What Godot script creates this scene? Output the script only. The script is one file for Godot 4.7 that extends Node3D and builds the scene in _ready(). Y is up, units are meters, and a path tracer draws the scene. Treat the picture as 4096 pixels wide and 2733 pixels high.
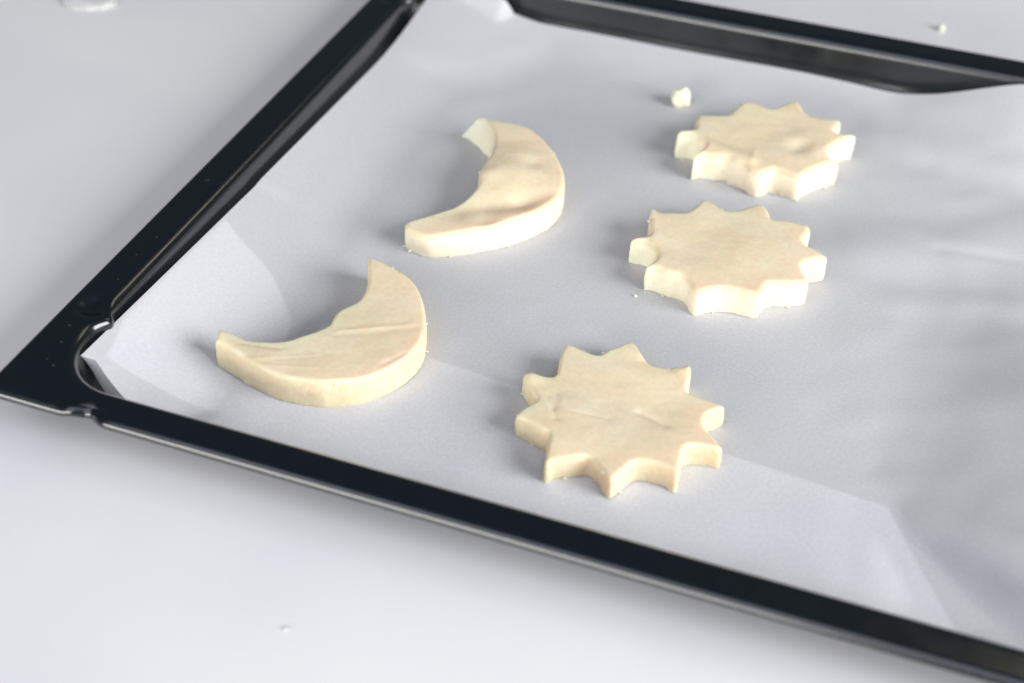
extends Node3D
# A black enamel baking tray on a white tabletop, lined with baking paper, with two moon and three star biscuits of raw dough.
# Lengths below are in millimetres and turned into metres by MM. x runs along the near rim, z towards the viewer, y up.

const MM := 0.001
const RIM := 34.0        # height of the tray's flat rim
const PAN := 14.2         # height of the tray's floor
const BASE := 15.0        # height of the paper where it lies flat
const TABLE := 12.8       # height of the tabletop

# the tray's outer edge and its inner opening: x from, x to, z from, z to, corner radius
const OUTER := [-264.2, 200.2, -622.5, -264.9, 4.5]
const INNER := [-252.3, 188.3, -609.5, -275.0, 26.5]

var coarse := FastNoiseLite.new()
var fine := FastNoiseLite.new()
var crinkle := FastNoiseLite.new()

# ---------------------------------------------------------------- helpers

func tag(o: Node3D, label: String, category: String, group := "") -> void:
	o.set_meta("label", label)
	o.set_meta("category", category)
	if group:
		o.set_meta("group", group)

func mesh_of(called: String, st: SurfaceTool, material: Material, parent: Node = self) -> MeshInstance3D:
	var o := MeshInstance3D.new()
	o.name = called
	o.mesh = st.commit()
	o.material_override = material
	o.cast_shadow = GeometryInstance3D.SHADOW_CASTING_SETTING_ON
	parent.add_child(o, true)
	return o

func noise_texture(freq: float, octaves: int, from: Color, to: Color, number: int, low := 0.0, high := 1.0, size := 512) -> NoiseTexture2D:
	var n := FastNoiseLite.new()
	n.seed = number
	n.frequency = freq
	n.fractal_octaves = octaves
	n.noise_type = FastNoiseLite.TYPE_SIMPLEX_SMOOTH
	var ramp := Gradient.new()
	ramp.set_color(0, from)
	ramp.set_color(1, to)
	ramp.set_offset(0, low)
	ramp.set_offset(1, high)
	var t := NoiseTexture2D.new()
	t.noise = n
	t.width = size
	t.height = size
	t.seamless = true
	t.color_ramp = ramp
	return t

func lin(r: float, g: float, b: float) -> Color:
	return Color(r, g, b).linear_to_srgb()

func triplanar(m: StandardMaterial3D, per_metre: float) -> void:
	m.uv1_triplanar = true
	m.uv1_world_triplanar = true
	m.uv1_scale = Vector3.ONE * per_metre

func gauss(d: float, width: float) -> float:
	return exp(-d * d / (width * width))

func bump_round(p: Vector2, at: Vector2, width: float) -> float:
	return exp(-p.distance_squared_to(at) / (width * width))

# a rise along the segment a-b, `width` wide and fading at its ends
func bump_line(p: Vector2, a: Vector2, b: Vector2, width: float) -> float:
	return gauss(p.distance_to(Geometry2D.get_closest_point_to_segment(p, a, b)), width)

# ---------------------------------------------------------------- the paper's shape

# edge of the paper along the left wall, the far wall and the near wall
func paper_left(z: float) -> float:
	return -246.3 - (z + 293.0) * 0.0107

func paper_far(x: float) -> float:
	return -597.5 + 2.0 * gauss(x + 25.0, 30.0) - 3.0 * smoothstep(-10.0, 60.0, x)

# at the near left corner the sheet ends in a crease, from which a narrow border hangs down
func paper_near(x: float) -> float:
	if x > -226.0:
		return lerpf(-287.5, -285.0, smoothstep(-226.0, -208.0, x))
	if x > -242.4:
		return lerpf(-295.4, -287.5, (x + 242.4) / 16.4) + 0.5 * sin(PI * (x + 242.4) / 16.4)
	return lerpf(-293.2, -295.4, clampf((x + 246.5) / 4.1, 0.0, 1.0))

func paper_height(x: float, z: float, worn := true) -> float:
	# against the left wall
	var edge := 25.1 + (maxf(z + 410.0, 0.0) * 0.0445 if z > -410.0 else (z + 410.0) * 0.0285) + 0.5 * smoothstep(-412.0, -418.0, z)
	var reach := lerpf(38.0, 44.0, clampf((z + 500.0) / 170.0, 0.0, 1.0))
	var u := clampf(1.0 - (x - paper_left(z)) / reach, 0.0, 1.1)
	var left := (edge - BASE) * pow(u, 1.55)
	# against the far wall
	var far_edge := 4.9 + 9.0 * smoothstep(-200.0, -209.0, x) + 0.9 * smoothstep(-120.0, -30.0, x) - 1.0 * gauss(x + 22.0, 22.0) + 15.0 * smoothstep(-20.0, 50.0, x)
	var far_reach := 34.0 + 30.0 * smoothstep(-60.0, 40.0, x)
	var v := clampf(1.0 - (z - paper_far(x)) / far_reach, 0.0, 1.1)
	var far := far_edge * pow(v, 1.8)
	# the far left corner is bridged in one slanted plane that meets the far rise in a crease
	var from_tip := Vector2(x + 184.4, z + 559.6)
	var corner := from_tip.dot(Vector2(-0.85, -0.53)) * 0.2 - 6.0 * smoothstep(8.0, 90.0, from_tip.dot(Vector2(-0.53, 0.85)))
	corner = 0.0 if corner < -2.5 else (corner if corner > 2.5 else pow(corner + 2.5, 2.0) / 10.0)
	var apart := absf(left - corner)
	var rise := maxf(left, corner) + pow(maxf(6.0 - apart, 0.0), 2.0) / 24.0 * smoothstep(0.5, 6.0, maxf(left, corner))
	var h := maxf(rise, far)
	# against the near wall, hidden behind the rim
	var w := clampf((z - paper_near(x) + 15.0) / 15.0, 0.0, 1.1)
	h = maxf(h, 4.5 * w * w * smoothstep(-226.0, -210.0, x))
	# a faint rise of the doubled strip along the near wall, past its fold
	var past := z - fold(x)
	h += 1.3 * smoothstep(0.0, 26.0, past) * smoothstep(-215.0, -190.0, x) * smoothstep(30.0, 10.0, x)
	# at the right the sheet buckles: a high plateau and a slope that falls to the near side
	var swell := smoothstep(6.0, 78.0, x)
	var behind := -(z - lerpf(-342.8, -320.5, (x - 16.6) / 40.9))
	h += 15.0 * swell * smoothstep(-24.0, 4.0, behind) * smoothstep(170.0, 60.0, behind)
	h -= 1.0 * bump_line(Vector2(x, z), Vector2(13.6, -336.0), Vector2(39.0, -298.0), 7.0) * smoothstep(-10.0, 14.0, x)
	# soft wrinkles on the right half
	h += 1.5 * bump_line(Vector2(x, z), Vector2(-14.0, -474.0), Vector2(55.0, -510.0), 17.0)
	h += 0.8 * bump_line(Vector2(x, z), Vector2(-10.0, -440.0), Vector2(40.0, -456.0), 12.0)
	h -= 0.35 * bump_line(Vector2(x, z), Vector2(14.0, -484.0), Vector2(60.0, -492.0), 3.0)
	h += 0.8 * bump_line(Vector2(x, z), Vector2(10.0, -396.0), Vector2(70.0, -404.0), 15.0)
	h += 0.6 * bump_line(Vector2(x, z), Vector2(-2.0, -420.0), Vector2(70.0, -430.0), 11.0)
	h += 1.0 * bump_line(Vector2(x, z), Vector2(-20.0, -560.0), Vector2(40.0, -555.0), 10.0)
	if worn:
		h += crinkle.get_noise_2d(x, z) * (0.3 + 0.4 * smoothstep(-60.0, 40.0, x)) * smoothstep(-230.0, -190.0, x)
	return BASE + maxf(h, 0.0)

# where the sheet is doubled along the near side the fold runs from left to right
func fold(x: float) -> float:
	return lerpf(-352.6, -337.5, (x + 156.0) / 170.6)

func smooth_paper(x: float, z: float) -> float:
	var h := 0.0
	for k in 6:
		var a := TAU * k / 6.0
		h += paper_height(x + 4.0 * cos(a), z + 4.0 * sin(a), false)
	return h / 6.0

# ---------------------------------------------------------------- tray

# points on a rounded rectangle, counted alike on every rounded rectangle, with the outward direction
func rounded(rect: Array, inset: float) -> Array:
	var out := []
	var r: float = maxf(rect[4] - inset, 0.4)
	var x0: float = rect[0] + inset
	var x1: float = rect[1] - inset
	var z0: float = rect[2] + inset
	var z1: float = rect[3] - inset
	var centres := [Vector2(x0 + r, z1 - r), Vector2(x0 + r, z0 + r), Vector2(x1 - r, z0 + r), Vector2(x1 - r, z1 - r)]
	var steps := [190, 250, 190, 250]
	for c in 4:
		var from: float = PI / 2.0 + c * PI / 2.0
		for k in 25:
			var a := from + PI / 2.0 * k / 24.0
			var n := Vector2(cos(a), sin(a))
			out.append([centres[c] + n * r, n])
		var last: Vector2 = out[-1][0]
		var nn: Vector2 = out[-1][1]
		var to: Vector2 = centres[(c + 1) % 4] + nn * r
		for k in range(1, steps[c]):
			out.append([last.lerp(to, float(k) / steps[c]), nn])
	return out

# the pressed notches beside each corner, in the rim and in the lip
func notched(p: Vector3) -> Vector3:
	for sx in [0, 1]:
		for sz in [0, 1]:
			var x: float = p.x if sx == 0 else -64.0 - p.x
			var z: float = p.z if sz == 0 else -885.7 - p.z
			var q := Vector3(x, p.y, z)
			# on the short side: a round dimple that pushes the inner ridge inwards
			if x < -236.0 and absf(z + 311.0) < 24.0 and p.y > 16.0:
				var d := Vector2((x + 255.6) / 4.6, (z + 314.6) / 5.0)
				q.y -= 2.6 * exp(-pow(d.length_squared(), 1.3))
				q.x += 3.2 * gauss(z + 311.0, 3.8) * smoothstep(-257.0, -250.5, x) * smoothstep(22.0, 32.0, p.y)
			# on the long side: the lip is pinched back and up
			if z > -274.0 and absf(x + 227.5) < 24.0:
				var g := gauss(x + 226.8, 3.6) * smoothstep(-273.0, -266.0, z)
				q.z -= 3.2 * g
				q.y -= 0.9 * g - 1.0 * gauss(x + 231.5, 2.2) * smoothstep(-271.0, -266.5, z)
			p.x = q.x if sx == 0 else -64.0 - q.x
			p.z = q.z if sz == 0 else -885.7 - q.z
			p.y = q.y
	return p

func ring(rect: Array, inset: float, y: float) -> PackedVector3Array:
	var out := PackedVector3Array()
	for e in rounded(rect, inset):
		var p: Vector2 = e[0]
		out.append(Vector3(p.x, y, p.y))
	return out

func stitch(st: SurfaceTool, rows: Array) -> void:
	var n: int = rows[0].size()
	for row in rows:
		for p in row:
			st.add_vertex(notched(p) * MM)
	for j in rows.size() - 1:
		for i in n:
			var a := j * n + i
			var b := j * n + (i + 1) % n
			st.add_index(a)
			st.add_index(b)
			st.add_index(a + n)
			st.add_index(b)
			st.add_index(b + n)
			st.add_index(a + n)

func build_tray(enamel: Material) -> void:
	var tray := Node3D.new()
	tray.name = "baking_tray"
	add_child(tray)
	tag(tray, "black enamel baking tray lined with white paper on the white tabletop", "baking tray")
	# the rim: lip, flat top and the rounding into the pan
	var rows := []
	# the lip from underneath to the top: [angle, radius] of its arcs, the broad face in the middle nearly flat
	var arcs := []
	for k in 6:
		arcs.append([lerpf(-100.0, 14.0, k / 5.0), 1.15])
	for k in range(1, 7):
		arcs.append([lerpf(14.0, 40.0, k / 6.0), 0.8 if k == 1 or k == 6 else 3.4])
	for k in range(1, 7):
		arcs.append([lerpf(40.0, 90.0, k / 6.0), 3.0])
	var lip_points := PackedVector2Array([Vector2.ZERO])
	for k in range(1, arcs.size()):
		var mid_angle := deg_to_rad((arcs[k][0] + arcs[k - 1][0]) / 2.0)
		var step: float = deg_to_rad(arcs[k][0] - arcs[k - 1][0]) * arcs[k][1]
		lip_points.append(lip_points[-1] + Vector2(sin(mid_angle), cos(mid_angle)) * step)
	var most := -100.0
	for p in lip_points:
		most = maxf(most, -p.x)
	for p in lip_points:
		rows.append(ring(OUTER, most + p.x, RIM + p.y - lip_points[-1].y))
	var outer: PackedVector3Array = rows[-1]
	var inner := ring(INNER, 0.0, RIM)
	for k in range(1, 16):
		var mid := PackedVector3Array()
		for i in outer.size():
			var m: Vector3 = outer[i].lerp(inner[i], k / 16.0)
			m.y = RIM
			mid.append(m)
		rows.append(mid)
	var lean := deg_to_rad(82.0)
	for k in 10:
		var a := lean * k / 9.0
		rows.append(ring(INNER, 4.2 * sin(a), RIM - 4.2 * (1.0 - cos(a))))
	var st := SurfaceTool.new()
	st.begin(Mesh.PRIMITIVE_TRIANGLES)
	stitch(st, rows)
	st.generate_normals()
	mesh_of("rim", st, enamel, tray)
	# the pan: walls, fillet and floor, and their underside
	var x := 4.2 * sin(lean)
	var y := RIM - 4.2 * (1.0 - cos(lean))
	var foot := 6.0
	var bottom := PAN + foot * (1.0 - cos(lean))
	var wall := (y - bottom) / tan(lean)
	rows = []
	for k in 8:
		rows.append(ring(INNER, x + wall * k / 7.0, lerpf(y, bottom, k / 7.0)))
	var at := x + wall
	for k in range(1, 9):
		var a := lean * (1.0 - k / 8.0)
		rows.append(ring(INNER, at + foot * (sin(lean) - sin(a)), PAN + foot * (1.0 - cos(a))))
	var end := at + foot * sin(lean)
	st = SurfaceTool.new()
	st.begin(Mesh.PRIMITIVE_TRIANGLES)
	stitch(st, rows)
	var n: int = rows[0].size()
	var centre := Vector3(-32.0, PAN, -442.3)
	var first: int = (rows.size() - 1) * n
	st.add_vertex(centre * MM)
	for i in n:
		st.add_index(first + i)
		st.add_index(first + (i + 1) % n)
		st.add_index(first + n)
	st.generate_normals()
	mesh_of("pan", st, enamel, tray)
	rows = [ring(INNER, -3.0, RIM - 1.4)]
	for k in 6:
		rows.append(ring(INNER, x - 1.0 + wall * k / 5.0, lerpf(y - 1.0, bottom - 0.6, k / 5.0)))
	for k in range(1, 6):
		var a := lean * (1.0 - k / 5.0)
		rows.append(ring(INNER, at - 0.8 + foot * (sin(lean) - sin(a)), PAN - 1.0 + foot * (1.0 - cos(a))))
	st = SurfaceTool.new()
	st.begin(Mesh.PRIMITIVE_TRIANGLES)
	stitch(st, rows)
	first = (rows.size() - 1) * n
	st.add_vertex(Vector3(centre.x, PAN - 1.0, centre.z) * MM)
	for i in n:
		st.add_index(first + i)
		st.add_index(first + (i + 1) % n)
		st.add_index(first + n)
	st.generate_normals()
	mesh_of("underside", st, enamel, tray)
	# burnt specks baked onto the left rim, and one pimple in the enamel of the near rim
	var burnt := StandardMaterial3D.new()
	burnt.albedo_color = lin(0.006, 0.005, 0.004)
	burnt.roughness = 0.9
	var spots := PackedFloat32Array([-256.6, -397.0, 1.2, -255.0, -357.0, 0.5, -254.2, -330.0, 0.5, -256.0, -345.0, 0.5, -255.4, -302.0, 0.7, -253.0, -293.5, 0.6, -248.7, -282.5, 0.7, -252.4, -284.5, 0.45])
	for k in spots.size() / 3:
		var o := lump("burnt_speck", Vector3(spots[k * 3 + 2], 0.35, spots[k * 3 + 2] * 0.8), 40 + k, burnt, tray, 10, 6)
		o.position = Vector3(spots[k * 3], RIM + 0.1, spots[k * 3 + 1]) * MM
	var pimple := lump("enamel_pimple", Vector3(0.8, 0.5, 0.6), 77, enamel, tray, 12, 8)
	pimple.position = Vector3(-57.3, RIM - 1.4, -266.0) * MM

# ---------------------------------------------------------------- paper

func build_paper(paper: Material) -> void:
	var sheet := Node3D.new()
	sheet.name = "baking_paper"
	add_child(sheet)
	tag(sheet, "white baking paper lining the black tray, curling up its sides", "baking paper")
	var nx := 230
	var nz := 170
	var rows := []
	for j in nz + 1:
		var row := PackedVector3Array()
		for i in nx + 1:
			var s := float(i) / nx
			var t := float(j) / nz
			var x := lerpf(-246.0, 176.0, s)
			var z := 0.0
			for again in 3:
				z = lerpf(paper_far(x), paper_near(x), t)
				x = lerpf(paper_left(z), 176.0, s)
			# the far left corner of the sheet stays inside the rounded corner of the pan
			var out := Vector2(x, z) - Vector2(-225.8, -583.0)
			if out.x < 0.0 and out.y < 0.0 and out.length() > 20.5:
				out = out.normalized() * (20.5 + 0.02 * (out.length() - 20.5))
				x = out.x - 225.8
				z = out.y - 583.0
			row.append(Vector3(x, paper_height(x, z), z))
		rows.append(row)
	mesh_of("sheet", grid(rows), paper, sheet)
	# the border that hangs from the crease at the near left corner
	rows = []
	var hem := PackedVector3Array([Vector3(-246.6, 30.2, -293.4), Vector3(-246.4, 27.0, -295.0), Vector3(-245.3, 23.0, -295.9), Vector3(-243.7, 19.0, -295.9), Vector3(-241.1, 15.5, -295.0), Vector3(-236.0, 15.3, -291.5), Vector3(-226.0, 15.0, -287.0)])
	var hang := Curve3D.new()
	for k in hem.size():
		var slope := (hem[mini(k + 1, hem.size() - 1)] - hem[maxi(k - 1, 0)]) / 6.0
		hang.add_point(hem[k], -slope, slope)
	for j in 9:
		var row := PackedVector3Array()
		for i in 41:
			var t := i / 40.0
			var x := lerpf(-246.5, -216.0, pow(t, 1.2))
			var k := Vector3(x, 0.0, paper_near(x))
			k.y = paper_height(x, k.z) + 0.05
			var e := hang.sample_baked(hang.get_baked_length() * t)
			var p := k.lerp(e, j / 8.0)
			p += Vector3(-0.5, 0.3, 0.8) * sin(PI * j / 8.0) * sin(PI * minf(t * 1.3, 1.0)) * 0.9
			row.append(p)
		rows.append(row)
	mesh_of("hanging_border", grid(rows), paper, sheet)
	# the margin folded back under the sheet along the near side
	rows = []
	for j in 31:
		var row := PackedVector3Array()
		for i in 121:
			var x := lerpf(-188.5, 14.6, i / 120.0)
			var t := j / 30.0
			x += -6.0 * t * (1.0 - i / 120.0) * 2.0 + 28.0 * t * (i / 120.0)
			var z := lerpf(fold(x) + 0.2, -291.0, t)
			row.append(Vector3(x, paper_height(x, z) - 0.3, z))
		rows.append(row)
	mesh_of("folded_margin", grid(rows), paper, sheet)
	# the corner folded back under the sheet at the near left
	rows = []
	var bend := PackedVector2Array([Vector2(-243.4, -386.5), Vector2(-236.7, -382.0), Vector2(-228.6, -378.3), Vector2(-218.7, -372.6), Vector2(-206.7, -360.8), Vector2(-199.4, -351.3), Vector2(-196.0, -335.0), Vector2(-194.0, -318.0), Vector2(-194.0, -308.0), Vector2(-197.0, -299.0)])
	var curve := Curve2D.new()
	for p in bend:
		curve.add_point(p)
	for j in 41:
		var row := PackedVector3Array()
		var e := curve.sample_baked(curve.get_baked_length() * j / 40.0)
		for i in 25:
			var x := lerpf(paper_left(e.y) + 1.0 + 4.0 * smoothstep(-320.0, -299.0, e.y), e.x, i / 24.0)
			row.append(Vector3(x, paper_height(x, e.y) - 0.35, e.y))
		rows.append(row)
	mesh_of("folded_corner", grid(rows), paper, sheet)

func grid(rows: Array) -> SurfaceTool:
	var st := SurfaceTool.new()
	st.begin(Mesh.PRIMITIVE_TRIANGLES)
	var w: int = rows[0].size()
	for row in rows:
		for p in row:
			st.set_uv(Vector2(p.x, p.z) * 0.01)
			st.add_vertex(p * MM)
	for j in rows.size() - 1:
		for i in w - 1:
			var a := j * w + i
			st.add_index(a)
			st.add_index(a + 1)
			st.add_index(a + w)
			st.add_index(a + 1)
			st.add_index(a + w + 1)
			st.add_index(a + w)
	st.generate_normals()
	return st

# ---------------------------------------------------------------- biscuits

func pairs(flat: PackedFloat32Array) -> PackedVector2Array:
	var out := PackedVector2Array()
	for k in flat.size() / 2:
		out.append(Vector2(flat[k * 2], flat[k * 2 + 1]))
	return out

# a centripetal spline through the points, resampled at `count` even steps
func spline(pts: PackedVector2Array, closed: bool, count: int) -> PackedVector2Array:
	var dense := PackedVector2Array()
	var n := pts.size()
	for i in (n if closed else n - 1):
		var p1 := pts[i]
		var p2 := pts[(i + 1) % n]
		var p0 := pts[(i - 1 + n) % n] if closed or i > 0 else p1 * 2.0 - p2
		var p3 := pts[(i + 2) % n] if closed or i < n - 2 else p2 * 2.0 - p1
		var t1 := maxf(sqrt(p0.distance_to(p1)), 0.01)
		var t2 := t1 + maxf(sqrt(p1.distance_to(p2)), 0.01)
		var t3 := t2 + maxf(sqrt(p2.distance_to(p3)), 0.01)
		for k in 12:
			var t := lerpf(t1, t2, k / 12.0)
			var a1 := p0.lerp(p1, t / t1)
			var a2 := p1.lerp(p2, (t - t1) / (t2 - t1))
			var a3 := p2.lerp(p3, (t - t2) / (t3 - t2))
			dense.append(a1.lerp(a2, t / t2).lerp(a2.lerp(a3, (t - t1) / (t3 - t1)), (t - t1) / (t2 - t1)))
	dense.append(pts[0] if closed else pts[n - 1])
	var length := PackedFloat32Array([0.0])
	for k in range(1, dense.size()):
		length.append(length[k - 1] + dense[k].distance_to(dense[k - 1]))
	var out := PackedVector2Array()
	var steps := count if closed else count - 1
	var k := 1
	for i in count:
		var want := length[-1] * i / steps
		while k < dense.size() - 1 and length[k] < want:
			k += 1
		var span := maxf(length[k] - length[k - 1], 0.0001)
		out.append(dense[k - 1].lerp(dense[k], clampf((want - length[k - 1]) / span, 0.0, 1.0)))
	return out

func relief_at(p: Vector2, relief: Array, number: int) -> float:
	var y := 0.45 * coarse.get_noise_2d(p.x * 0.45 + number * 40.0, p.y * 0.45) + 0.04 * fine.get_noise_2d(p.x * 0.8, p.y * 0.8 + number * 23.0)
	for r in relief:
		var a := Vector2(r[1], r[2])
		y += r[6] * (bump_round(p, a, r[5]) if r[0] == 0 else bump_line(p, a, Vector2(r[3], r[4]), r[5]))
	return y

# The biscuit between its outline and its core points: a wall, a rounded upper edge and an uneven top.
# `relief` holds [kind, x, z, x2, z2, width, height]; kind 0 a round swelling or dent, 1 a line.
func biscuit(called: String, at: Vector2, outline: PackedVector2Array, core: PackedVector2Array, thick: float, soft: float, relief: Array, dough: Material, number: int, lean := [0.0, 0.0, 1.0, 0.0, 0.0]) -> Node3D:
	var thing := Node3D.new()
	thing.name = called
	thing.position = Vector3(at.x, 0.0, at.y) * MM
	add_child(thing, true)
	var n := outline.size()
	# outward directions along the outline
	var out_dir := PackedVector2Array()
	for i in n:
		var d := (outline[(i + 1) % n] - outline[(i - 1 + n) % n]).normalized()
		out_dir.append(Vector2(d.y, -d.x))
	var area := 0.0
	for i in n:
		area += outline[i].cross(outline[(i + 1) % n])
	if area < 0.0:
		for i in n:
			out_dir[i] = -out_dir[i]
	var rings := []
	var tints := []
	var hh := thick - soft
	var cream := Color(0.75, 0.63, 0.43)
	var pale := Color(0.83, 0.74, 0.56)
	var cut_and_shade := Color(0.83, 0.75, 0.58) if number in [2, 3, 5] else Color(0.80, 0.65, 0.405)  # cut face; light and shade painted in: paler far biscuits, tanner near ones
	var deep := Color(0.75, 0.605, 0.37)
	var walls := 12
	for j in walls:
		var row := PackedVector3Array()
		var tint := PackedColorArray()
		var t := float(j) / (walls - 1)
		for i in n:
			var p := outline[i]
			var y := (hh + relief_at(p, relief, number)) * t
			var jag := 0.2 * fine.get_noise_3d(p.x * 2.2, y * 2.2 + number * 31.0, p.y * 2.2) + 0.22 * coarse.get_noise_3d(p.x, y * 1.5 + number * 17.0, p.y)
			var patch := smoothstep(-0.05, 0.35, coarse.get_noise_2d(p.x * 0.8 - number * 30.0, p.y * 0.8))
			var flare := 0.5 * patch * exp(-y / 0.5) * smoothstep(-0.15, 0.45, fine.get_noise_2d(p.x * 0.9 + number * 50.0, p.y * 0.9))
			var tuck := -0.3 * patch * exp(-y / 0.6) * smoothstep(0.1, -0.4, fine.get_noise_2d(p.x * 0.9 + number * 50.0, p.y * 0.9))
			p += out_dir[i] * (jag + flare + tuck + 0.35 * sin(t * PI) * 0.6)
			p += Vector2(lean[3], lean[4]) * (1.0 - t) * bump_round(p, Vector2(lean[0], lean[1]), lean[2])
			row.append(Vector3(p.x, y, p.y))
			tint.append(cut_and_shade.lerp(pale, clampf(0.35 + 0.6 * fine.get_noise_3d(p.x * 1.4, y * 1.4, p.y * 1.4) + flare, 0.0, 1.0)))
		rings.append(row)
		tints.append(tint)
	var insets := [0.12, 0.3, 0.55, 0.85, 1.2, 1.6, 2.1, 2.7]
	var shares := 40
	for j in insets.size() + shares:
		var row := PackedVector3Array()
		var tint := PackedColorArray()
		for i in n:
			var reach := maxf(outline[i].distance_to(core[i]), 0.01)
			var s: float = minf(insets[j] / reach, 0.5) if j < insets.size() else lerpf(minf(2.7 / reach, 0.5), 1.0, pow(float(j - insets.size() + 1) / shares, 0.85))
			var p := outline[i].lerp(core[i], s)
			var d := soft
			if s * reach < soft * 3.5:
				d = 1000.0
				for k in range(-26, 27):
					var a := outline[(i + k + n) % n]
					var b := outline[(i + k + 1 + n) % n]
					d = minf(d, p.distance_to(Geometry2D.get_closest_point_to_segment(p, a, b)))
			d = minf(d, soft)
			var y := hh + sqrt(maxf(soft * soft - (soft - d) * (soft - d), 0.0))
			y += relief_at(p, relief, number)
			y += 0.14 * fine.get_noise_2d(p.x * 3.0, p.y * 3.0 + number * 11.0) * smoothstep(soft, 0.0, d)
			row.append(Vector3(p.x, y, p.y))
			var flour := clampf(0.30 + 0.4 * coarse.get_noise_2d(p.x * 0.6 + number * 9.0, p.y * 0.6 - 60.0) + 0.12 * fine.get_noise_2d(p.x, p.y), 0.0, 1.0)
			var shade := cream.lerp(pale, flour)
			tint.append(shade.lerp(deep, clampf(0.10 + 0.2 * coarse.get_noise_2d(p.x * 0.5 - 80.0, p.y * 0.5 + number * 13.0), 0.0, 0.4)))
		rings.append(row)
		tints.append(tint)
	var st := SurfaceTool.new()
	st.begin(Mesh.PRIMITIVE_TRIANGLES)
	for j in rings.size():
		for i in n:
			var p: Vector3 = rings[j][i]
			# the biscuit settles on the paper
			p.y += smooth_paper(at.x + p.x, at.y + p.z) + 0.15
			st.set_color(tints[j][i])
			st.add_vertex(p * MM)
	for j in rings.size() - 1:
		for i in n:
			var a := j * n + i
			var b := j * n + (i + 1) % n
			if area > 0.0:
				for e in [a, b, a + n, b, b + n, a + n]:
					st.add_index(e)
			else:
				for e in [a, a + n, b, b, a + n, b + n]:
					st.add_index(e)
	st.generate_normals()
	var body := mesh_of("dough", st, dough, thing)
	# flakes left by the cutter along the foot and the upper edge
	var dice := RandomNumberGenerator.new()
	dice.seed = 900 + number
	for k in 16:
		var i := dice.randi_range(0, n - 1)
		var high := k % 4 == 3
		var grain := dice.randf_range(0.35, 0.75)
		var flake := lump("flake", Vector3(grain * 1.3, grain * 0.7, grain), 60 + k + number * 20, dough, body, 9, 6)
		var p := outline[i] + out_dir[i] * (0.1 if high else 0.45)
		var y := smooth_paper(at.x + p.x, at.y + p.y) + (hh + relief_at(p, relief, number) + soft * 0.35 if high else 0.45)
		flake.position = Vector3(p.x, y, p.y) * MM
	return thing

func star(called: String, at: Vector2, flat: PackedFloat32Array, thick: float, soft: float, relief: Array, dough: Material, number: int) -> Node3D:
	var outline := spline(pairs(flat), true, 420)
	# the outline runs round the middle without turning back
	var turn := 1.0 if outline[0].angle_to(outline[12]) > 0.0 else -1.0
	var a := outline[0].angle()
	for k in range(1, outline.size()):
		var step := turn * angle_difference(a, outline[k].angle())
		if step < 0.0015:
			outline[k] = Vector2.from_angle(a + turn * 0.0015) * outline[k].length()
			step = 0.0015
		a += turn * step
	var core := PackedVector2Array()
	for p in outline:
		core.append(p * 0.001)
	return biscuit(called, at, outline, core, thick, soft, relief, dough, number)

func moon(called: String, at: Vector2, outer_flat: PackedFloat32Array, inner_flat: PackedFloat32Array, thick: float, soft: float, relief: Array, dough: Material, number: int, lean := [0.0, 0.0, 1.0, 0.0, 0.0]) -> Node3D:
	var a := spline(pairs(outer_flat), false, 200)
	var b := spline(pairs(inner_flat), false, 200)
	var spine := PackedVector2Array()
	for k in 200:
		spine.append(a[k].lerp(b[k], 0.5))
	var outline := PackedVector2Array()
	var core := PackedVector2Array()
	for k in 200:
		outline.append(a[k])
		core.append(spine[clampi(k, 9, 190)])
	for k in range(1, 14):
		outline.append(a[199].lerp(b[199], k / 14.0))
		core.append(spine[190])
	for k in 200:
		outline.append(b[199 - k])
		core.append(spine[clampi(199 - k, 9, 190)])
	for k in range(1, 6):
		outline.append(b[0].lerp(a[0], k / 6.0))
		core.append(spine[9])
	return biscuit(called, at, outline, core, thick, soft, relief, dough, number, lean)

# an uneven crumb
func lump(called: String, size: Vector3, number: int, material: Material, parent: Node = self, around := 28, up := 18) -> MeshInstance3D:
	var st := SurfaceTool.new()
	st.begin(Mesh.PRIMITIVE_TRIANGLES)
	for j in up + 1:
		for i in around:
			var a := TAU * i / around
			var b := PI * j / up
			var d := Vector3(sin(b) * cos(a), cos(b), sin(b) * sin(a))
			var r := 1.0 + 0.34 * coarse.get_noise_3dv(d * 16.0 + Vector3.ONE * number * 37.0) + 0.22 * fine.get_noise_3dv(d * 4.0 + Vector3.ONE * number * 11.0)
			st.set_color(Color(0.88, 0.80, 0.62))
			st.add_vertex(d * r * size * MM)
	for j in up:
		for i in around:
			var a := j * around + i
			var b := j * around + (i + 1) % around
			for e in [a, b, a + around, b, b + around, a + around]:
				st.add_index(e)
	st.generate_normals()
	return mesh_of(called, st, material, parent)

# ---------------------------------------------------------------- scene

func area_light(called: String, at: Vector3, towards: Vector3, size: Vector2, energy: float, color: Color) -> void:
	var l := AreaLight3D.new()
	l.name = called
	l.area_size = size
	l.area_normalize_energy = true
	l.light_energy = energy
	l.light_color = color
	l.shadow_enabled = true
	l.area_range = 8.0
	add_child(l)
	l.look_at_from_position(at, towards)

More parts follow.
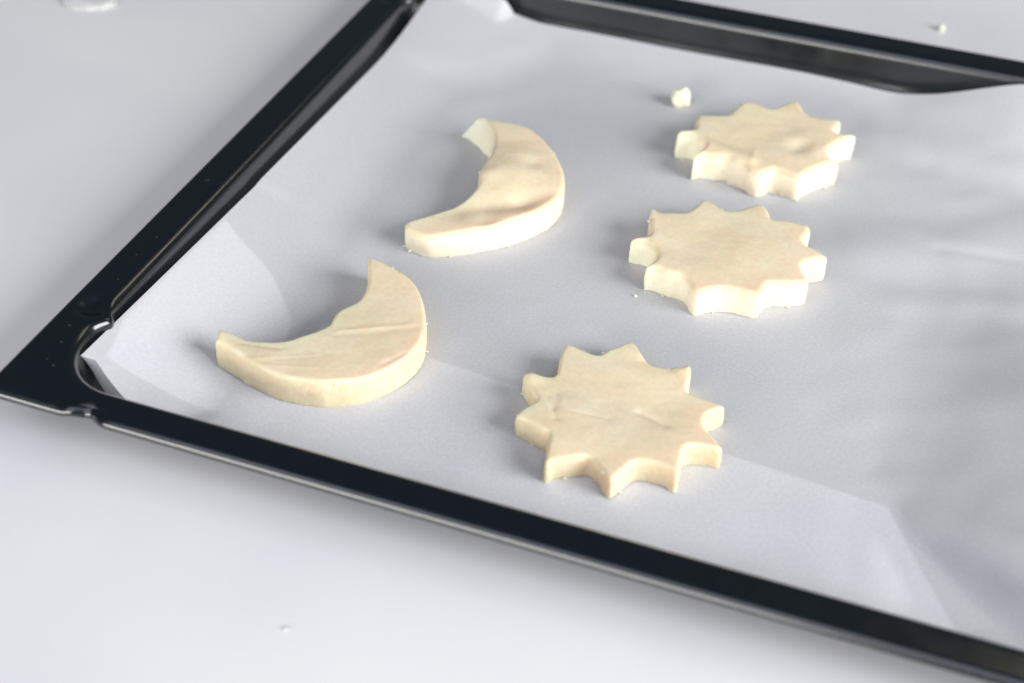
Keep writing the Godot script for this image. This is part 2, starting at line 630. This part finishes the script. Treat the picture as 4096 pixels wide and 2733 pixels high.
func _ready() -> void:
	# camera: a 50 mm lens looking down on the tray at 39 degrees
	var camera := Camera3D.new()
	camera.name = "camera"
	camera.near = 0.02
	camera.far = 20.0
	camera.fov = 27.0
	var lens := CameraAttributesPhysical.new()
	lens.frustum_focal_length = 50.0
	lens.frustum_focus_distance = 0.505
	lens.frustum_near = 0.02
	lens.frustum_far = 20.0
	lens.exposure_aperture = 7.1
	camera.attributes = lens
	add_child(camera)
	camera.transform = Transform3D(Basis(Vector3(0.941163, 0.029397, -0.336671), Vector3(-0.235002, 0.772855, -0.589465), Vector3(0.242869, 0.633901, 0.734292)), Vector3(0.0, 0.335, 0.0))
	camera.current = true
	# the room's even light
	var air := Environment.new()
	air.background_mode = Environment.BG_COLOR
	air.background_color = lin(0.05, 0.06, 0.072)
	air.tonemap_mode = Environment.TONE_MAPPER_LINEAR
	air.tonemap_exposure = 1.15
	air.sdfgi_enabled = true
	air.ssao_enabled = true
	air.ssil_enabled = true
	var world := WorldEnvironment.new()
	world.name = "world"
	world.environment = air
	add_child(world)
	# a window to the right and a lower, wider one behind the viewer
	var middle := Vector3(-0.1, 0.01, -0.43)
	area_light("window_light_right", middle + Vector3(1.82, 0.82, 0.34), middle, Vector2(1.3, 1.1), 5.9, Color(0.985, 0.99, 1.0))
	area_light("window_light_front", middle + Vector3(-0.50, 0.36, 1.5), middle, Vector2(1.3, 0.34), 1.7, Color(1.0, 0.99, 0.97))
	# an added, unseen overhead fill that softens the shadows, and a small warm lamp on the far side
	area_light("fill_light_overhead", Vector3(-0.15, 1.7, 1.15), Vector3(-0.12, 0.0, -0.2), Vector2(2.6, 2.2), 2.75, Color(0.93, 0.945, 1.0))
	area_light("lamp_light_far", middle + Vector3(0.67, 1.34, -1.12), middle, Vector2(0.22, 0.9), 0.2, Color(1.0, 0.95, 0.82))

	coarse.seed = 11
	coarse.frequency = 0.06
	coarse.fractal_octaves = 3
	fine.seed = 23
	fine.frequency = 0.28
	fine.fractal_octaves = 3
	crinkle.seed = 5
	crinkle.frequency = 0.022
	crinkle.fractal_octaves = 2

	# materials
	var lacquer := StandardMaterial3D.new()
	lacquer.albedo_color = lin(0.745, 0.735, 0.735)
	lacquer.albedo_texture = noise_texture(0.004, 3, Color(0.955, 0.96, 0.97), Color(1, 1, 1), 3, 0.2, 0.8)
	lacquer.roughness = 0.34
	lacquer.metallic_specular = 0.5
	triplanar(lacquer, 2.0)
	var enamel := StandardMaterial3D.new()
	enamel.albedo_color = lin(0.0035, 0.006, 0.008)
	enamel.roughness = 1.0
	enamel.roughness_texture = noise_texture(0.012, 4, Color(0.2, 0.2, 0.2), Color(0.27, 0.27, 0.27), 8, 0.25, 0.75)
	enamel.metallic_specular = 0.5
	enamel.clearcoat_enabled = true
	enamel.clearcoat = 0.7
	enamel.clearcoat_roughness = 0.18
	enamel.heightmap_enabled = true
	enamel.heightmap_texture = noise_texture(0.05, 3, Color.BLACK, Color.WHITE, 9)
	enamel.heightmap_scale = 0.0006
	triplanar(enamel, 14.0)
	var paper := StandardMaterial3D.new()
	paper.albedo_color = lin(0.92, 0.92, 0.93)
	paper.albedo_texture = noise_texture(0.075, 5, Color(0.965, 0.965, 0.97), Color(1, 1, 1), 12, 0.25, 0.75)
	paper.roughness = 0.62
	paper.metallic_specular = 0.4
	paper.backlight_enabled = true
	paper.backlight = lin(0.84, 0.84, 0.84)
	paper.heightmap_enabled = true
	paper.heightmap_texture = noise_texture(0.09, 4, Color.BLACK, Color.WHITE, 14)
	paper.heightmap_scale = 0.0002
	paper.cull_mode = BaseMaterial3D.CULL_DISABLED
	triplanar(paper, 16.0)
	var dough := StandardMaterial3D.new()
	dough.vertex_color_use_as_albedo = true
	dough.albedo_texture = noise_texture(0.03, 5, Color(0.975, 0.97, 0.955), Color(1, 1, 1), 17, 0.2, 0.8)
	dough.roughness = 0.62
	dough.metallic_specular = 0.35
	dough.subsurf_scatter_enabled = true
	dough.subsurf_scatter_strength = 0.32
	dough.heightmap_enabled = true
	dough.heightmap_texture = noise_texture(0.06, 5, Color.BLACK, Color.WHITE, 18)
	dough.heightmap_scale = 0.0012
	triplanar(dough, 22.0)

	var flour := StandardMaterial3D.new()
	flour.albedo_color = lin(0.60, 0.59, 0.575)
	flour.roughness = 0.95
	var grit := StandardMaterial3D.new()
	grit.albedo_color = lin(0.55, 0.54, 0.53)
	grit.roughness = 0.9

	# the white tabletop
	var top := MeshInstance3D.new()
	top.name = "tabletop"
	var slab := BoxMesh.new()
	slab.size = Vector3(2.6, 0.03, 2.2)
	top.mesh = slab
	top.material_override = lacquer
	top.position = Vector3(-0.1, TABLE * MM - 0.015, -0.55)
	top.set_meta("kind", "structure")
	add_child(top)

	build_tray(enamel)
	build_paper(paper)

	# three stars
	var o := star("star_biscuit", Vector2(-74.2, -341.1), PackedFloat32Array([-27.0, 6.7, -31.1, 1.2, -34.0, -1.8, -35.3, -3.5, -35.2, -5.0, -34.5, -5.8, -32.8, -6.2, -30.4, -6.0, -28.3, -6.3, -26.1, -7.2, -25.4, -9.2, -25.8, -11.9,
	-26.8, -16.4, -27.2, -20.3, -27.3, -23.5, -27.2, -25.2, -25.4, -25.1, -22.4, -24.4, -19.5, -23.8, -16.7, -23.3, -15.3, -23.3, -14.1, -24.4, -13.0, -26.8, -11.0, -29.3,
	-9.5, -30.7, -8.1, -32.8, -6.4, -34.4, -4.5, -33.5, -2.7, -31.2, -1.3, -29.4, 0.8, -27.1, 2.5, -25.7, 4.8, -25.2, 7.3, -25.6, 9.8, -26.4, 13.5, -27.9,
	15.0, -29.7, 16.2, -28.6, 16.7, -25.9, 17.2, -22.1, 17.6, -18.9, 18.1, -16.5, 19.5, -16.1, 22.4, -15.5, 25.3, -15.2, 28.2, -14.6, 30.2, -14.2, 31.5, -13.2,
	30.7, -12.1, 28.7, -10.4, 26.8, -7.4, 26.6, -4.1, 27.6, -1.4, 28.9, 0.2, 31.8, 2.6, 34.0, 5.1, 35.3, 6.9, 34.4, 7.3, 32.1, 7.4, 28.9, 7.9,
	25.8, 9.1, 24.4, 10.6, 23.9, 12.8, 24.3, 16.2, 24.7, 19.7, 25.1, 22.7, 24.5, 23.4, 22.7, 22.9, 20.1, 22.2, 16.7, 21.9, 14.3, 22.2, 12.1, 23.0,
	10.5, 24.7, 9.3, 27.4, 8.3, 30.2, 7.6, 31.9, 6.7, 33.5, 5.6, 33.5, 3.7, 31.6, 1.1, 29.2, -1.1, 27.4, -3.0, 26.7, -4.7, 27.3, -7.2, 28.8,
	-10.7, 31.0, -12.7, 32.5, -14.0, 34.2, -14.8, 34.4, -15.7, 31.3, -16.5, 27.5, -17.3, 23.2, -18.1, 21.0, -20.7, 20.5, -24.1, 19.2, -27.6, 18.1, -30.2, 17.6,
	-30.9, 16.7, -30.7, 15.6, -30.0, 13.3, -29.3, 11.7, -27.8, 9.0]), 9.0, 1.4, [
		[1, -22.0, 1.0, -20.0, 9.0, 1.0, -0.3], [1, -27.0, 6.0, -20.0, 13.0, 1.0, 0.2], [1, -24.5, 3.0, -18.0, 14.0, 0.8, -0.35], [0, -18.0, 5.0, 0, 0, 6.0, 0.35], [1, 6.0, 0.0, 16.0, 3.0, 1.6, -0.45], [0, 14.0, -8.0, 0, 0, 9.0, -0.35],
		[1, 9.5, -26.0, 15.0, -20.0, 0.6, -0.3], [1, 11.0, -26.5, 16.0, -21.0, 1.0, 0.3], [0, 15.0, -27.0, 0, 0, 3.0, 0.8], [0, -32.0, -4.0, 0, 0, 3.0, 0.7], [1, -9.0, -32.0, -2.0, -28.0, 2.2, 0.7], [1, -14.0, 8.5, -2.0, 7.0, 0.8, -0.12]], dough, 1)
	tag(o, "nearest raw dough star, sharp pointed, beside the near rim of the tray", "biscuit", "star biscuits of raw dough")
	o = star("star_biscuit_001", Vector2(-61.2, -441.5), PackedFloat32Array([-30.4, 4.1, -32.6, -4.2, -34.1, -12.5, -33.9, -13.8, -32.2, -12.2, -27.2, -14.1, -21.2, -16.1, -18.8, -21.4, -17.2, -26.4, -15.3, -27.1, -11.7, -25.9, -7.9, -23.6,
	-3.7, -24.6, 1.2, -29.9, 4.4, -32.3, 6.5, -31.8, 8.7, -28.9, 11.3, -24.2, 16.2, -25.4, 22.2, -25.5, 25.7, -24.5, 26.2, -19.9, 25.3, -15.2, 26.8, -11.5,
	28.8, -11.2, 32.6, -9.2, 35.7, -6.7, 33.4, -4.7, 29.4, -1.3, 28.0, 2.3, 29.8, 6.7, 31.8, 10.6, 27.7, 13.6, 22.1, 15.9, 18.7, 17.6, 17.7, 21.6,
	16.7, 25.6, 13.4, 26.0, 7.7, 25.8, 3.4, 26.8, -0.9, 29.4, -4.7, 32.3, -6.8, 30.8, -9.2, 27.1, -11.8, 25.2, -17.3, 25.0, -22.6, 23.8, -26.0, 24.2,
	-24.7, 20.5, -24.1, 16.1, -26.5, 11.5, -31.0, 9.1, -33.8, 11.2, -35.5, 10.9, -35.8, 9.0, -34.0, 6.8]), 11.3, 2.1, [
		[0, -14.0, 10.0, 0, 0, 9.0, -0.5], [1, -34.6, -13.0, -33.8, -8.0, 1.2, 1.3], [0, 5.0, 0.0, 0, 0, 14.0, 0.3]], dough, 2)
	tag(o, "middle raw dough star of the row, pale smooth top and rounded points", "biscuit", "star biscuits of raw dough")
	o = star("star_biscuit_002", Vector2(-64.8, -526.9), PackedFloat32Array([-29.3, 8.0, -30.6, 1.8, -30.5, -3.2, -25.9, -5.9, -19.4, -8.6, -17.3, -16.6, -15.4, -22.3, -11.8, -24.1, -7.4, -22.6, -3.1, -21.1, 0.8, -26.0, 6.3, -31.9,
	9.1, -28.5, 12.5, -22.5, 19.2, -21.6, 27.0, -22.9, 27.2, -17.7, 26.3, -12.9, 29.4, -12.2, 35.1, -13.8, 32.1, -9.1, 28.1, -2.2, 26.4, 4.5, 29.0, 10.2,
	32.7, 9.9, 27.7, 14.9, 23.0, 20.9, 21.0, 24.6, 19.0, 28.3, 13.5, 27.3, 8.8, 26.4, 6.2, 29.1, 3.3, 31.9, -0.2, 31.3, -3.9, 27.9, -7.4, 26.9,
	-10.8, 24.9, -16.1, 25.8, -21.1, 26.2, -24.1, 29.6, -23.1, 23.6, -22.0, 18.5, -25.6, 15.2, -29.8, 13.7, -33.3, 15.5, -35.2, 14.8, -35.0, 12.4, -32.0, 10.2]), 12.0, 2.2, [
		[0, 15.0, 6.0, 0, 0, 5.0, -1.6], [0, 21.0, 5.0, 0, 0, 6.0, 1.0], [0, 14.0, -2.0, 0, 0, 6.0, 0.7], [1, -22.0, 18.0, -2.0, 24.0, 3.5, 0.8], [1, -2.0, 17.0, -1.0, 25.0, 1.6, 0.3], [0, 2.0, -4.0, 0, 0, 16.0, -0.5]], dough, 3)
	tag(o, "farthest raw dough star, with a finger dent near its right side", "biscuit", "star biscuits of raw dough")
	# two moons
	o = moon("moon_biscuit", Vector2(-179.1, -348.2), PackedFloat32Array([-4.3, -36.9, 1.3, -35.6, 8.7, -33.0, 13.8, -30.6, 18.5, -26.6, 22.3, -21.8, 25.6, -16.5, 28.2, -11.2, 30.4, -5.7, 31.3, -2.4, 32.0, 2.3, 31.8, 7.4,
	31.0, 12.3, 29.3, 17.4, 27.4, 21.6, 24.4, 25.7, 21.8, 28.4, 18.3, 30.9, 13.7, 33.3, 10.6, 35.0, 5.6, 36.0, 1.1, 36.6, -2.6, 36.8, -6.6, 36.5,
	-10.9, 35.7, -15.4, 34.4, -20.2, 32.8, -25.2, 30.8, -29.2, 29.7, -32.0, 29.0]), PackedFloat32Array([-5.4, -36.6, -4.2, -34.3, -2.4, -30.5, -0.4, -26.1, 1.4, -21.4, 2.2, -18.2, 2.6, -14.2, 2.0, -10.2, -0.0, -6.5, -1.2, -3.8, -1.5, -1.0, -1.1, 2.5,
	-0.8, 5.5, -1.5, 7.4, -2.6, 9.7, -4.1, 12.0, -7.3, 15.7, -9.0, 17.8, -12.1, 20.2, -16.1, 21.7, -19.7, 22.5, -23.2, 22.8, -27.4, 22.3, -31.1, 22.6,
	-33.8, 23.2]), 11.0, 1.5, [
		[1, 4.0, 8.0, 26.0, -6.0, 0.9, 0.16], [1, 4.0, 11.0, 27.0, -4.0, 1.6, -0.12], [1, -16.0, 32.0, 2.0, 23.0, 0.9, 0.10], [1, -12.0, 34.0, 6.0, 28.5, 0.8, 0.09], [1, -8.0, 29.0, 8.0, 20.0, 2.0, -0.10], [1, -31.0, 25.0, -24.0, 31.0, 3.0, 0.8],
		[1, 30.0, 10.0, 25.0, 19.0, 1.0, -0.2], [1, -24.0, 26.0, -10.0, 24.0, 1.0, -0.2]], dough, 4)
	tag(o, "nearer raw dough crescent moon, smooth and thick, in the near left corner", "biscuit", "moon biscuits of raw dough")
	var flake_pos := Vector2(-157.0, -340.0)
	o = moon("moon_biscuit_001", Vector2(-156, -449), PackedFloat32Array([-24.5, -44.6, -17.8, -43.7, -11.0, -44.9, -4.5, -44.2, 2.7, -40.1, 10.4, -32.7, 17.1, -23.8, 22.4, -13.8, 24.8, -3.7, 23.7, 5.8, 20.0, 14.5, 13.5, 23.5,
	5.3, 31.2, -1.4, 36.6, -8.5, 40.8, -13.0, 42.7, -18.5, 42.2, -23.7, 40.1]), PackedFloat32Array([-26.7, -45.1, -22.1, -42.7, -18.0, -38.2, -14.2, -31.8, -11.3, -21.9, -10.3, -14.3, -10.5, -9.8, -9.7, -2.3, -7.4, 5.2, -8.4, 13.7, -11.9, 21.0, -17.6, 29.3,
	-23.3, 33.9, -25.2, 36.9]), 12.0, 2.0, [
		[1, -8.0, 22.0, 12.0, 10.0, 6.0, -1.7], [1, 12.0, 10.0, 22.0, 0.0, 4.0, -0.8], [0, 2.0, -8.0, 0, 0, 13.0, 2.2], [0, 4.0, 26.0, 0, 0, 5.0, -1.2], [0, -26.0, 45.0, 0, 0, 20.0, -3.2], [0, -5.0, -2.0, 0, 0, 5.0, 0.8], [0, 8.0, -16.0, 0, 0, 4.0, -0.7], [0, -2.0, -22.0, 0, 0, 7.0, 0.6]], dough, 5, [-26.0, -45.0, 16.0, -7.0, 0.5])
	tag(o, "farther raw dough crescent moon, lumpy with a buckled middle", "biscuit", "moon biscuits of raw dough")

	# crumbs
	var c := lump("dough_crumb", Vector3(4.3, 4.5, 3.8), 7, dough)
	c.position = Vector3(-108.6, smooth_paper(-108.6, -556.0) + 3.6, -556.0) * MM
	tag(c, "lone pale lump of dough behind the farthest star on the paper", "crumb")
	c = lump("dough_crumb_001", Vector3(0.7, 0.5, 0.6), 8, dough, self, 12, 8)
	c.position = Vector3(-89.0, paper_height(-89.0, -412.5) + 0.3, -412.5) * MM
	tag(c, "tiny white crumb on the paper in front of the middle star", "crumb")
	c = lump("dough_crumb_002", Vector3(2.0, 1.6, 1.8), 9, dough, self, 16, 10)
	c.position = Vector3(-7.7, TABLE + 1.1, -682.0) * MM
	tag(c, "small yellowish crumb on the white tabletop beyond the far rim", "crumb")
	c = lump("flour_smudge", Vector3(14.0, 1.4, 10.0), 10, flour, self, 20, 12)
	c.position = Vector3(-407.0, TABLE + 0.6, -545.6) * MM
	tag(c, "blurred white smudge of flour on the tabletop left of the tray", "flour")
	c = lump("dough_crumb_003", Vector3(0.7, 0.35, 0.6), 12, grit, self, 12, 8)
	c.position = Vector3(-140.0, TABLE + 0.25, -227.7) * MM
	tag(c, "tiny grey speck on the tabletop in front of the near rim", "crumb")
